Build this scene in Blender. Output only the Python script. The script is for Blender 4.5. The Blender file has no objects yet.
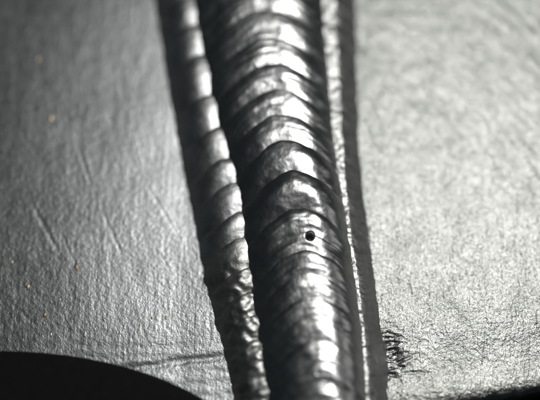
import bpy, math
import numpy as np

# ------------------------------------------------------------------ camera
# everything is laid out in millimetres and linked in metres (MM)
MM = 0.001
TILT = math.radians(17.0)
DIST = 125.0
WIDTH_MM = 54.0                     # width of plate seen through the middle of the picture
LENS = 36.0 * DIST / WIDTH_MM
sc = bpy.context.scene
cam_pos = np.array([0.0, -DIST * math.sin(TILT), DIST * math.cos(TILT)])
cd = bpy.data.cameras.new("camera")
cam = bpy.data.objects.new("camera", cd)
sc.collection.objects.link(cam)
cam.location = cam_pos * MM
cam.rotation_euler = (TILT, 0, 0)
cd.lens = LENS
cd.sensor_width = 36.0
cd.clip_start = 0.005
cd.clip_end = 10.0
cd.dof.use_dof = True
cd.dof.focus_distance = (DIST - 4.0) * MM
cd.dof.aperture_fstop = 6.4
sc.camera = cam

# ------------------------------------------------------------------ world and lamps
w = bpy.data.worlds.new("World")
sc.world = w
w.use_nodes = True
bg = w.node_tree.nodes["Background"]
bg.inputs["Color"].default_value = (0.62, 0.88, 1.0, 1)
bg.inputs["Strength"].default_value = 0.012


def area(name, pos, target, size, power, col):
    l = bpy.data.lights.new(name, 'AREA')
    l.shape = 'DISK'
    l.size = size * MM
    l.energy = power
    l.color = col
    o = bpy.data.objects.new(name, l)
    sc.collection.objects.link(o)
    o.location = [c * MM for c in pos]
    import mathutils
    d = mathutils.Vector(target) - mathutils.Vector(pos)
    o.rotation_euler = d.to_track_quat('-Z', 'Y').to_euler()
    return o


area("bench_lamp", (45, 46, 175), (12, 0, 0), 66, 0.12, (1.0, 0.995, 0.97))
area("side_lamp", (230, 20, 110), (0, 0, 0), 120, 0.014, (1.0, 0.99, 0.95))

vs = sc.view_settings
vs.view_transform = 'Standard'
vs.look = 'None'
vs.exposure = 0.0
vs.gamma = 1.0
vs.use_curve_mapping = False
sc.render.engine = 'CYCLES'


# ------------------------------------------------------------------ measuring helpers
def P(px, py, z=0.0):
    """point of the photograph (540x400) -> place on the plane at height z, in mm"""
    u = (px - 270.0) / 540.0 * 36.0 / LENS
    v = (200.0 - py) / 540.0 * 36.0 / LENS
    d = np.array([0, math.sin(TILT), -math.cos(TILT)]) + u * np.array([1.0, 0, 0]) \
        + v * np.array([0, math.cos(TILT), math.sin(TILT)])
    k = (z - cam_pos[2]) / d[2]
    return cam_pos + k * d


def curve(pts, z=0.0):
    """measured outline -> smooth x(y) in mm"""
    q = np.array([P(a, b, z) for a, b in pts])
    o = np.argsort(q[:, 1])
    ys, xs = q[o, 1], q[o, 0]
    g = np.linspace(-75, 75, 1501)
    v = np.interp(g, ys, xs)
    lo, hi = (xs[1] - xs[0]) / (ys[1] - ys[0]), (xs[-1] - xs[-2]) / (ys[-1] - ys[-2])
    v = np.where(g < ys[0], xs[0] + (g - ys[0]) * lo, v)
    v = np.where(g > ys[-1], xs[-1] + (g - ys[-1]) * hi, v)
    k = np.exp(-0.5 * (np.arange(-40, 41) / 14.0) ** 2)
    k /= k.sum()
    vp = np.concatenate([v[0] + (v[1] - v[0]) * np.arange(-40, 0), v, v[-1] + (v[-1] - v[-2]) * np.arange(1, 41)])
    v = np.convolve(vp, k, 'valid')
    return lambda y: np.interp(y, g, v)


rng = np.random.RandomState(7)
PERM = rng.permutation(4096)
GA = rng.rand(4096) * 2 * math.pi


def perlin(x, y, seed=0):
    x = np.asarray(x, float); y = np.asarray(y, float)
    xi = np.floor(x).astype(int); yi = np.floor(y).astype(int)
    fx, fy = x - xi, y - yi

    def g(ix, iy, dx, dy):
        a = GA[PERM[(ix + PERM[(iy + seed * 131) & 4095]) & 4095]]
        return np.cos(a) * dx + np.sin(a) * dy
    sx = fx * fx * fx * (fx * (fx * 6 - 15) + 10)
    sy = fy * fy * fy * (fy * (fy * 6 - 15) + 10)
    a = g(xi, yi, fx, fy); b = g(xi + 1, yi, fx - 1, fy)
    c = g(xi, yi + 1, fx, fy - 1); d = g(xi + 1, yi + 1, fx - 1, fy - 1)
    return ((a + (b - a) * sx) * (1 - sy) + (c + (d - c) * sx) * sy) * 1.5


def sstep(a, b, x):
    t = np.clip((x - a) / (b - a), 0, 1)
    return t * t * (3 - 2 * t)


# ------------------------------------------------------------------ materials
def metal(name, c0, c1, r0, r1, grain_mm, grain_amp, streak=None, fine_amp=0.010, tint_mm=4.0, pits=0.0):
    m = bpy.data.materials.new(name)
    m.use_nodes = True
    nt = m.node_tree
    N, L = nt.nodes, nt.links
    b = N["Principled BSDF"]
    b.inputs["Metallic"].default_value = 1.0
    tc = N.new("ShaderNodeTexCoord")

    def noise(scale_mm, detail, rough=0.55, stretch=None, rot=0.0):
        n = N.new("ShaderNodeTexNoise")
        n.inputs["Scale"].default_value = 1.0
        n.inputs["Detail"].default_value = detail
        n.inputs["Roughness"].default_value = rough
        mp = N.new("ShaderNodeMapping")
        s = 1000.0 / scale_mm
        st = stretch or (1, 1, 1)
        mp.inputs["Rotation"].default_value = (0, 0, rot)
        mp.inputs["Scale"].default_value = (s * st[0], s * st[1], s * st[2])
        L.new(tc.outputs["Object"], mp.inputs["Vector"])
        L.new(mp.outputs["Vector"], n.inputs["Vector"])
        return n

    def ramp(n, lo, hi, a, c):
        r = N.new("ShaderNodeMapRange")
        r.inputs["From Min"].default_value = lo
        r.inputs["From Max"].default_value = hi
        r.inputs["To Min"].default_value = a
        r.inputs["To Max"].default_value = c
        L.new(n.outputs["Fac"], r.inputs["Value"])
        return r

    big = noise(tint_mm, 5, 0.6)
    mix = N.new("ShaderNodeMix")
    mix.data_type = 'RGBA'
    mix.inputs["A"].default_value = (*c0, 1)
    mix.inputs["B"].default_value = (*c1, 1)
    L.new(ramp(big, 0.35, 0.65, 0, 1).outputs["Result"], mix.inputs["Factor"])
    L.new(mix.outputs["Result"], b.inputs["Base Color"])
    rn = noise(grain_mm * 2.3, 4, 0.65)
    L.new(ramp(rn, 0.3, 0.7, r0, r1).outputs["Result"], b.inputs["Roughness"])
    prev = None
    layers = [(noise(grain_mm, 3, 0.6), grain_amp), (noise(grain_mm * 0.32, 2, 0.5), fine_amp)]
    for (smm, st, rot, amp) in (streak or []):
        layers.append((noise(smm, 3, 0.6, st, rot), amp))
    for n, amp in layers:
        bp = N.new("ShaderNodeBump")
        bp.inputs["Strength"].default_value = 1.0
        bp.inputs["Distance"].default_value = amp * MM
        L.new(n.outputs["Fac"], bp.inputs["Height"])
        if prev:
            L.new(prev.outputs["Normal"], bp.inputs["Normal"])
        prev = bp
    L.new(prev.outputs["Normal"], b.inputs["Normal"])
    return m


M_left = metal("ground_aluminium", (0.53, 0.545, 0.55), (0.67, 0.685, 0.69), 0.34, 0.45, 0.40, 0.050,
               [(0.35, (1, 0.09, 1), 0.05, 0.018), (0.6, (1, 0.05, 1), 0.55, 0.016)], 0.010)
M_right = metal("brushed_aluminium", (0.43, 0.44, 0.42), (0.57, 0.58, 0.555), 0.28, 0.38, 0.32, 0.082,
                [(0.5, (1, 0.16, 1), -0.45, 0.072), (0.3, (1, 0.2, 1), -0.1, 0.02)], 0.020)
M_bead = metal("weld_metal", (0.70, 0.705, 0.71), (0.80, 0.80, 0.80), 0.25, 0.34, 1.0, 0.030, None, 0.005)
M_leftbead = metal("left_weld_metal", (0.62, 0.63, 0.635), (0.74, 0.745, 0.745), 0.36, 0.46, 0.9, 0.05, None, 0.006)
M_rough = metal("rough_weld_metal", (0.50, 0.50, 0.485), (0.66, 0.66, 0.645), 0.36, 0.50, 0.8, 0.045, None, 0.012)
M_side = metal("side_weld_metal", (0.58, 0.58, 0.57), (0.70, 0.70, 0.69), 0.34, 0.46, 0.55, 0.075, None, 0.010)


def plain(name, col, rough, spec=0.3):
    m = bpy.data.materials.new(name)
    m.use_nodes = True
    b = m.node_tree.nodes["Principled BSDF"]
    N, L = m.node_tree.nodes, m.node_tree.links
    n = N.new("ShaderNodeTexNoise")
    tc = N.new("ShaderNodeTexCoord")
    n.inputs["Scale"].default_value = 1400
    n.inputs["Detail"].default_value = 4
    L.new(tc.outputs["Object"], n.inputs["Vector"])
    mix = N.new("ShaderNodeMix")
    mix.data_type = 'RGBA'
    mix.inputs["A"].default_value = (*[c * 0.7 for c in col], 1)
    mix.inputs["B"].default_value = (*[c * 1.3 for c in col], 1)
    L.new(n.outputs["Fac"], mix.inputs["Factor"])
    L.new(mix.outputs["Result"], b.inputs["Base Color"])
    bp = N.new("ShaderNodeBump")
    bp.inputs["Distance"].default_value = 0.05 * MM
    L.new(n.outputs["Fac"], bp.inputs["Height"])
    L.new(bp.outputs["Normal"], b.inputs["Normal"])
    b.inputs["Roughness"].default_value = rough
    b.inputs["Specular IOR Level"].default_value = spec
    return m


M_black = plain("matte_black", (0.016, 0.016, 0.016), 0.85, 0.1)
M_bench = plain("dark_bench", (0.02, 0.02, 0.021), 0.8, 0.2)
M_grit = bpy.data.materials.new("warm_metal_grit")
M_grit.use_nodes = True
_b = M_grit.node_tree.nodes["Principled BSDF"]
_b.inputs["Metallic"].default_value = 1.0
_b.inputs["Base Color"].default_value = (0.85, 0.70, 0.48, 1)
_b.inputs["Roughness"].default_value = 0.45


# ------------------------------------------------------------------ mesh helpers
def link(name, me, mat, parent=None):
    me.materials.append(mat)
    o = bpy.data.objects.new(name, me)
    sc.collection.objects.link(o)
    o.parent = parent
    return o


def solid_grid(name, X, Y, Z, zbot, mat, parent):
    """closed solid whose top is the grid X,Y,Z (mm); rows run north to south, columns west to east"""
    nr, nc = X.shape
    top = np.stack([X, Y, Z], -1).reshape(-1, 3)
    idx = np.arange(nr * nc).reshape(nr, nc)
    loop = np.concatenate([idx[0, :], idx[1:, -1], idx[-1, -2::-1], idx[-2:0:-1, 0]])
    rim = top[loop]
    low = rim.copy()
    low[:, 2] = zbot
    n0 = nr * nc
    m = len(loop)
    verts = np.concatenate([top, rim, low]) * MM
    quads = np.stack([idx[:-1, :-1], idx[1:, :-1], idx[1:, 1:], idx[:-1, 1:]], -1).reshape(-1, 4)
    a = n0 + np.arange(m)
    b = n0 + (np.arange(m) + 1) % m
    side = np.stack([a, b, b + m, a + m], -1)
    nq = len(quads) + m
    nl = nq * 4 + m
    me = bpy.data.meshes.new(name)
    me.vertices.add(len(verts))
    me.vertices.foreach_set("co", verts.astype(np.float32).ravel())
    me.loops.add(nl)
    bottom = n0 + m + np.arange(m)
    me.loops.foreach_set("vertex_index", np.concatenate([quads.ravel(), side.ravel(), bottom]).astype(np.int32))
    me.polygons.add(nq + 1)
    me.polygons.foreach_set("loop_start", np.concatenate([np.arange(nq) * 4, [nq * 4]]).astype(np.int32))
    sm = np.ones(nq + 1, dtype=bool)
    sm[len(quads):] = False
    me.polygons.foreach_set("use_smooth", sm)
    me.update(calc_edges=True)
    me.validate()
    return link(name, me, mat, parent)


# ------------------------------------------------------------------ the setting
PLATE_T = 6.0
bench_x = np.linspace(-260, 260, 60)
bench_y = np.linspace(260, -260, 60)
BX, BY = np.meshgrid(bench_x, bench_y)
bench = solid_grid("workbench", BX, BY, -PLATE_T - 0.02 - 0.05 * (perlin(BX * .05, BY * .05) + 1) * 0.5, -30, M_bench, None)
bench["kind"] = "structure"

# ------------------------------------------------------------------ measured outlines of the weld
L0 = curve([(146, -30), (150, 0), (157, 40), (163, 80), (169, 110), (176, 150), (185, 195), (194, 240), (200, 280),
            (208, 310), (219, 345), (228, 380), (233, 420)])
B1 = curve([(188, -30), (194, 0), (203, 50), (211, 90), (221, 130), (233, 165), (241, 192), (246, 230), (251, 270),
            (256, 310), (262, 345), (267, 380), (271, 420)], 1.2)
B2 = curve([(318, -30), (321, 0), (324, 50), (328, 100), (332, 150), (338, 190), (344, 230), (350, 270), (356, 310),
            (360, 350), (363, 400), (364, 420)], 1.2)
R0 = curve([(360, -30), (361, 0), (362, 60), (363, 110), (364, 155), (369, 200), (375, 245), (381, 290), (387, 335),
            (391, 370), (394, 400), (396, 420)])

weld = bpy.data.objects.new("welded_plate", None)
sc.collection.objects.link(weld)
weld.location = (0, 0, -PLATE_T * MM)
weld["label"] = "bare aluminium plate with three parallel rippled weld beads running down its middle"
weld["category"] = "welded plate"


def child(o):
    o.location = (0, 0, PLATE_T * MM)      # the thing's origin is its underside
    return o


# ------------------------------------------------------------------ plates
def gouge(x, y, x0, y0, x1, y1, wid, dep):
    dx, dy = x1 - x0, y1 - y0
    ln = math.hypot(dx, dy)
    s = ((x - x0) * dx + (y - y0) * dy) / ln
    d = ((x - x0) * -dy + (y - y0) * dx) / ln
    d = d + 0.08 * perlin(s * 1.3, s * 0 + x0, 5)
    fade = sstep(-0.2, ln * 0.25, s) * (1 - sstep(ln * 0.75, ln + 0.2, s))
    dep = dep * 0.45
    return fade * (-dep * np.exp(-(d / wid) ** 2) + 0.35 * dep * np.exp(-((np.abs(d) - 1.7 * wid) / wid) ** 2))


def P2(px, py):
    q = P(px, py)
    return q[0], q[1]


def left_relief(x, y):
    z = 0.10 * perlin(x * .09, y * .09, 1) + 0.012 * perlin(x * .9, y * .35, 2) + 0.006 * perlin(x * 2.6, y * 1.6, 3)
    z += 0.004 * perlin(x * 3.2, y * .30, 4)
    for a, b, c, d, wd, dp in [(78, 146, 92, 186, .16, .055), (30, 200, 62, 258, .20, .06), (137, 128, 146, 170, .13, .04),
                               (20, 130, 40, 160, .15, .03), (100, 205, 125, 262, .16, .035), (120, 60, 124, 105, .2, .03),
                               (60, 230, 80, 275, .13, .03), (66, 20, 70, 70, .2, .025), (150, 190, 176, 232, .16, .03),
                               (8, 300, 40, 330, .15, .03), (128, 300, 150, 345, .15, .025)]:
        z += gouge(x, y, *P2(a, b), *P2(c, d), wd, dp)
    # scribed groove near the lower end, strip below it slightly rolled
    gx0, gy0 = P2(100, 375)
    gx1, gy1 = P2(222, 359)
    gy = gy0 + (x - gx0) * (gy1 - gy0) / (gx1 - gx0) + 0.10 * perlin(x * .6, x * 0, 8)
    d = y - gy
    z += -0.11 * np.exp(-((d - .25) / 0.42) ** 2) - 0.035 * np.exp(-((d - 1.6) / 1.1) ** 2)
    z += 0.010 * np.sin(y * 5.2 + 2 * perlin(x * .5, y * .4, 9)) * sstep(-12, -16.5, y)
    return z


def right_relief(x, y):
    z = 0.09 * perlin(x * .08 + 9, y * .08, 11) + 0.034 * perlin(x * .55, y * .45, 12)
    # grinder swirls towards the right hand side
    cx, cy = -6.0, -14.0
    r = np.hypot(x - cx, y - cy)
    a = np.arctan2(y - cy, x - cx)
    sw = sstep(17, 26, x) * (0.35 + 0.65 * sstep(-12, 4, y))
    z += sw * (0.040 * perlin(r * 1.3, a * 7, 13) + 0.014 * perlin(r * 3.1, a * 12, 14))
    # short diagonal dabs over the middle
    u = x * .84 + y * .54
    v = -x * .54 + y * .84
    z += (1 - 0.5 * sw) * ((0.020 + 0.022 * sstep(-2, 10, y)) * perlin(u * 1.7, v * .7, 15) + 0.009 * perlin(u * 3.8, v * 1.9, 16))
    # level lines low down
    low = sstep(-8, -14, y)
    z += low * 0.012 * perlin(x * .8, y * 2.6, 17)
    # shallow roll-off band and the notch next to the bead
    gx0, gy0 = P2(400, 352)
    gx1, gy1 = P2(540, 336)
    gy = gy0 + (x - gx0) * (gy1 - gy0) / (gx1 - gx0)
    d = y - gy
    z += 0.10 * (1 / (1 + np.exp(-d / 0.8)) - 1) * 1.6
    z += 0.16 * np.exp(-((d + 4.3) / 1.5) ** 2) * sstep(P2(540, 0)[0], P2(440, 0)[0], x)
    nx, ny = P2(397, 356)
    rag = 0.75 * perlin(x * .7, y * 3.0, 18) + .4 * perlin(x * 2.0, y * 4.5, 20)
    q = ((x - nx + .9) / 1.15) ** 2 + ((y - ny) / 1.9) ** 2 + rag * 1.3
    z += -0.26 * np.exp(-np.clip(q, 0, 9) ** 1.5) + 0.12 * perlin(x * 1.1, y * 3.6, 19) * np.exp(-q * .5)
    z += gouge(x, y, *P2(400, 372), *P2(432, 373), .13, .12)
    z += gouge(x, y, *P2(396, 362), *P2(416, 355), .15, .12)
    for a_, b_, c_, d_ in [(470, 60, 490, 85), (500, 120, 520, 150), (430, 110, 480, 112), (420, 190, 432, 240)]:
        z += gouge(x, y, *P2(a_, b_), *P2(c_, d_), .15, .03)
    return z


CX = lambda y: 0.5 * (B1(y) + B2(y))
ny = 560
yt = np.linspace(0, 1, ny)[:, None]
# left plate
xs = np.linspace(0, 1, 330)[None, :]
Yl = 38 + (-68) * yt + 0 * xs
mid = CX(np.clip(Yl, -26, 30))
Xl = -46 + (mid - 0.2 + 46) * xs ** 0.75
bend = lambda x: -0.035 * (x + 9) * sstep(-7, -10, x) - 0.0022 * np.clip(-x - 9, 0, 99) ** 2
Zl = left_relief(Xl, Yl) + bend(Xl)          # bend added so the plate shines by the bead and darkens outward
plate_l = child(solid_grid("plate", Xl, Yl, Zl, -PLATE_T, M_left, weld))
plate_l["label"] = "darker satin aluminium plate left of the weld with fine scratches"
# right plate, its lower end cut at a slant
ex0, ey0 = P2(498, 399)
ex1, ey1 = P2(540, 391)
xs = np.linspace(0, 1, 330)[None, :]
yb0 = 38 + (-68) * yt + 0 * xs
midc = CX(np.clip(yb0, -26, 30))
Xr = midc + 0.2 + (46 - midc) * xs ** 1.15
end = ey0 + (Xr - ex0) * (ey1 - ey0) / (ex1 - ex0) + 0.10 * perlin(Xr * 1.1, Xr * 0, 21) + 0.05 * perlin(Xr * 3, Xr * 0, 22)
Yr = 38 + (end - 38) * yt
Zr = right_relief(Xr, Yr)
Zr = Zr - 0.5 * np.exp(-(Yr - end) / 0.35)
plate_r = child(solid_grid("plate", Xr, Yr, Zr, -PLATE_T, M_right, weld))
plate_r["label"] = "bright grained aluminium plate right of the weld with a ragged slanted end"


# ------------------------------------------------------------------ weld beads, one mesh for each ripple
PORES = [(309.5, 239.0, 0.27, 2.6), (318.0, 374.0, 0.13, 0.6)]


def bead(label, left, right, lines, arc, crest, prof, amp, mat, relief, mats=None, nt=120, skew=0.0, zlow=-0.5,
         pores=False, z_line=3.0, step=lambda k: 0.25, wide={}, streak=0.0):
    e = bpy.data.objects.new("weld_bead", None)
    sc.collection.objects.link(e)
    e.parent = weld
    child(e)
    e["label"] = label
    ys = [P(300, l, z_line)[1] for l in lines]
    r = np.random.RandomState(len(lines) + 3)
    for k in range(len(lines) - 1):
        nf = max(10, int(abs(ys[k] - ys[k + 1]) / 0.085))
        f = np.linspace(0, 1, nf)[:, None]
        t = np.linspace(-1, 1, nt)[None, :]
        t = np.sign(t) * np.abs(t) ** 0.95
        # the two edges of a ripple wander on their own, shared with the neighbour
        def edge(j):
            return ys[j] + 0.16 * perlin(t * 2.2 + j * 3.7, t * 0 + j, 31) + 0.07 * perlin(t * 6 + j, t * 0, 32)
        y0, y1 = edge(k), edge(k + 1)
        Y = y0 + (y1 - y0) * f
        wmid = 0.5 * (right(Y) - left(Y))
        tt = t - skew
        Y = Y - arc * wmid * (np.sqrt(tt * tt + 0.26) - math.sqrt(0.26))
        lf, rt = left(Y), right(Y)
        X = 0.5 * (lf + rt) + 0.5 * (rt - lf) * t
        h = crest(Y)
        zl = zlow(t) if callable(zlow) else zlow
        Z = zl + (h - zl) * prof(t, Y)
        a = amp(k) * (0.65 + 0.7 * r.rand())
        sharp = wide.get(k, 0.20 + 0.08 * r.rand())
        hard = (1 - np.exp(-f / sharp)) * (1 - f ** 1.6) * 1.6
        soft = np.sin(math.pi * f ** (0.72 + 0.15 * r.rand()))
        kk = step(k)
        saw = kk * hard + (1 - kk) * soft
        Z = Z + a * saw * (1 - 0.75 * np.abs(t) ** 3)
        # finer solidification lines inside the ripple
        ph = f * (3 + r.rand()) * 2 * math.pi + r.rand() * 6
        Z = Z + 0.006 * np.sin(ph + perlin(t * 3, f * 2 + k, 33) * 2) * np.sin(math.pi * f) * (1 - t ** 4)
        Z = Z + streak * (perlin(t * 1.3, (k + f) * 1.7, 34) + 0.5 * perlin(t * 2.5, (k + f) * 3.9, 35))
        Z = Z + relief(X, Y, t)
        if pores:
            for (px, py, rad, dep) in PORES:
                q = P(px, py, z_line)
                d2 = ((X - q[0]) ** 2 + (Y - q[1]) ** 2) / rad ** 2
                Z = Z - dep * np.exp(-d2 ** 1.5)
        ms = mats(k) if mats else mat
        solid_grid("weld_ripple", X, Y, Z, -1.2 - 0.02 * (k % 2), ms, e)
    return e


def shelf(t, y):
    hw = 0.16 + 0.10 * sstep(-6, 6, y)
    d = np.maximum(np.abs(t) - hw, 0)
    lim = 1 - hw
    a = 0.10
    return 1 - (np.sqrt(d * d + a * a) - a) / (np.sqrt(lim * lim + a * a) - a)


def tent(a):
    return lambda t, y: 1 - (np.sqrt(t * t + a * a) - a) / (math.sqrt(1 + a * a) - a)


def dome(p, c=0.0):
    def f(t, y):
        q = np.where(t < c, (t - c) / (1 + c), (t - c) / (1 - c))
        return np.clip(1 - np.abs(q) ** p, 0, 1)
    return f


# side beads reach under the middle bead
wl = lambda y: B1(y) - L0(y)
wr = lambda y: R0(y) - B2(y)
left_lines = [-62, -34, -5, 25, 55, 95, 128, 158, 183, 213, 237, 268, 292, 315, 338, 362, 386, 408, 428]


def left_relief_b(x, y, t):
    k = sstep(-5.5, -9.5, y)
    return (0.03 + 0.11 * k) * perlin(x * .55, y * .6, 41) + (0.008 + 0.10 * k) * perlin(x * 1.2, y * 1.5, 42) \
        + 0.012 * k * perlin(x * 2.2, y * 4.0, 43)


bead("left weld bead with coarse dark and bright ripples, turning lumpy near the bottom",
     lambda y: L0(y) + 0.10 * perlin(y * .9, y * 0, 44) + .05 * perlin(y * 2.3, y * 0, 45), lambda y: B1(y) + wl(y) * 0.55 + .6,
     left_lines, 0.75, lambda y: 2.1 + 0 * y, dome(2.1), lambda k: 0.20 if k < 11 else 0.13, M_bead, left_relief_b,
     mats=lambda k: M_leftbead if k < 10 else M_rough, z_line=1.6, skew=0.3)

right_lines = list(range(-60, 430, 17))


def right_relief_b(x, y, t):
    return 0.09 * perlin(x * .8, y * .5, 51) + 0.06 * perlin(x * 1.5, y * 1.6, 52) + 0.02 * perlin(x * 3, y * 3, 53)


bead("narrow right weld bead with a bright speckled strip beside its dark outer flank",
     lambda y: B2(y) - wr(y) * 0.7 - .8, lambda y: R0(y) + 0.06 * perlin(y * .9, y * 0, 54) + .04 * perlin(y * 2.6, y * 0, 55),
     right_lines, 0.5, lambda y: 1.75 + 0 * y, shelf, lambda k: 0.05, M_side, right_relief_b, nt=90, z_line=1.6)

mid_up, mid_dn = dome(2.6, 0.16), dome(2.4, 0.22)


def mid_prof(t, y):
    k = sstep(0, 6, y)
    return mid_up(t, y) * k + mid_dn(t, y) * (1 - k)


mid_lines = [-66, -40, -14, 12, 40, 66, 92, 117, 143, 174, 211, 236, 253, 276, 299, 318, 342, 364, 384, 404, 426]
mid_amp = {8: 0.26, 9: 0.48, 7: 0.18, 10: 0.15, 12: .09, 14: .08, 17: .09}


def mid_relief(x, y, t):
    return 0.05 * perlin(x * .4, y * .5, 61) + 0.018 * perlin(x * 1.1, y * 1.4, 62) + 0.006 * perlin(x * 2.8, y * 2.8, 63)


bead("wide middle weld bead with crescent ripples, a bright crown and a small dark pore",
     lambda y: B1(y) - 0.35 + 0.05 * perlin(y * 1.2, y * 0, 64), lambda y: B2(y) + 0.55 + .05 * perlin(y * 1.2, y * 0, 65),
     mid_lines, 0.95, lambda y: 3.95 - 0.25 * sstep(0, 8, y), mid_prof, lambda k: mid_amp.get(k, 0.11 if k < 10 else 0.055), M_bead, mid_relief,
     nt=170, zlow=lambda t: 1.65 - 0.30 * t, pores=True, skew=0.1, step=lambda k: {8: .8, 9: 1.0}.get(k, 0.15), wide={9: 0.42, 8: 0.3}, streak=0.05)

# ------------------------------------------------------------------ unidentified black oval shape in the lower left corner
zc = 1.6
c = P(-10, 481, zc)
ca = 25.0
cb = P(-10, 351, zc)[1] - c[1]
rings = [(0.90, 0.12), (0.965, 0.35), (0.995, 0.9), (1.0, 1.6), (0.985, 2.5), (0.95, 3.2), (0.88, 3.8), (0.75, 4.25),
         (0.5, 4.6), (0.25, 4.75)]
nseg = 72
v, fcs = [], []
for s, z in rings:
    for i in range(nseg):
        a = 2 * math.pi * i / nseg
        v.append((ca * s * math.cos(a) * MM, cb * s * math.sin(a) * MM, z * MM))
for j in range(len(rings) - 1):
    for i in range(nseg):
        i2 = (i + 1) % nseg
        fcs.append((j * nseg + i, j * nseg + i2, (j + 1) * nseg + i2, (j + 1) * nseg + i))
fcs.append(tuple(reversed(range(nseg))))
fcs.append(tuple((len(rings) - 1) * nseg + i for i in range(nseg)))
me = bpy.data.meshes.new("black_blob")
me.from_pydata(v, [], fcs)
for p_ in me.polygons:
    p_.use_smooth = True
blob = link("black_blob", me, M_black)
blob.location = (c[0] * MM, c[1] * MM, 0)
blob["label"] = "blurred black rounded shape of unknown kind covering the plate in the lower left corner"
blob["category"] = "blob"

# ------------------------------------------------------------------ warm specks of grit on the left plate
v, fcs = [], []
r = np.random.RandomState(5)
spots = [(28, 287, .17), (45, 315, .18), (77, 267, .20), (51, 355 - 20, .10), (117, 160, .10), (38, 59, .15), (51, 118, .2),
         (12, 262, .10), (95, 330, .10), (140, 325, .10), (166, 318, .11), (60, 300, .08), (152, 318, .09), (40, 250, .08)]
for px, py, s in spots:
    s *= 1.5
    x, y, _ = P(px, py)
    z = float(left_relief(np.array([x]), np.array([y]))[0] + bend(x))
    n0 = len(v)
    an = r.rand() * 6.28
    for lev, (sc_, zz) in enumerate([(1.0, -0.01), (0.8, s * .35), (0.3, s * .5)]):
        for i in range(7):
            a = an + i * 2 * math.pi / 7
            q = s * sc_ * (0.8 + 0.4 * r.rand())
            v.append(((x + q * math.cos(a) * .8) * MM, (y + q * math.sin(a) * 1.3) * MM, (z + zz) * MM))
    for j in range(2):
        for i in range(7):
            i2 = (i + 1) % 7
            fcs.append((n0 + j * 7 + i, n0 + j * 7 + i2, n0 + j * 7 + 7 + i2, n0 + j * 7 + 7 + i))
    fcs.append(tuple(n0 + 14 + i for i in range(7)))
me = bpy.data.meshes.new("grit")
me.from_pydata(v, [], fcs)
grit = link("grit", me, M_grit)
grit["kind"] = "stuff"
grit["label"] = "tiny warm glinting specks of grit scattered on the left plate"
grit["category"] = "grit"
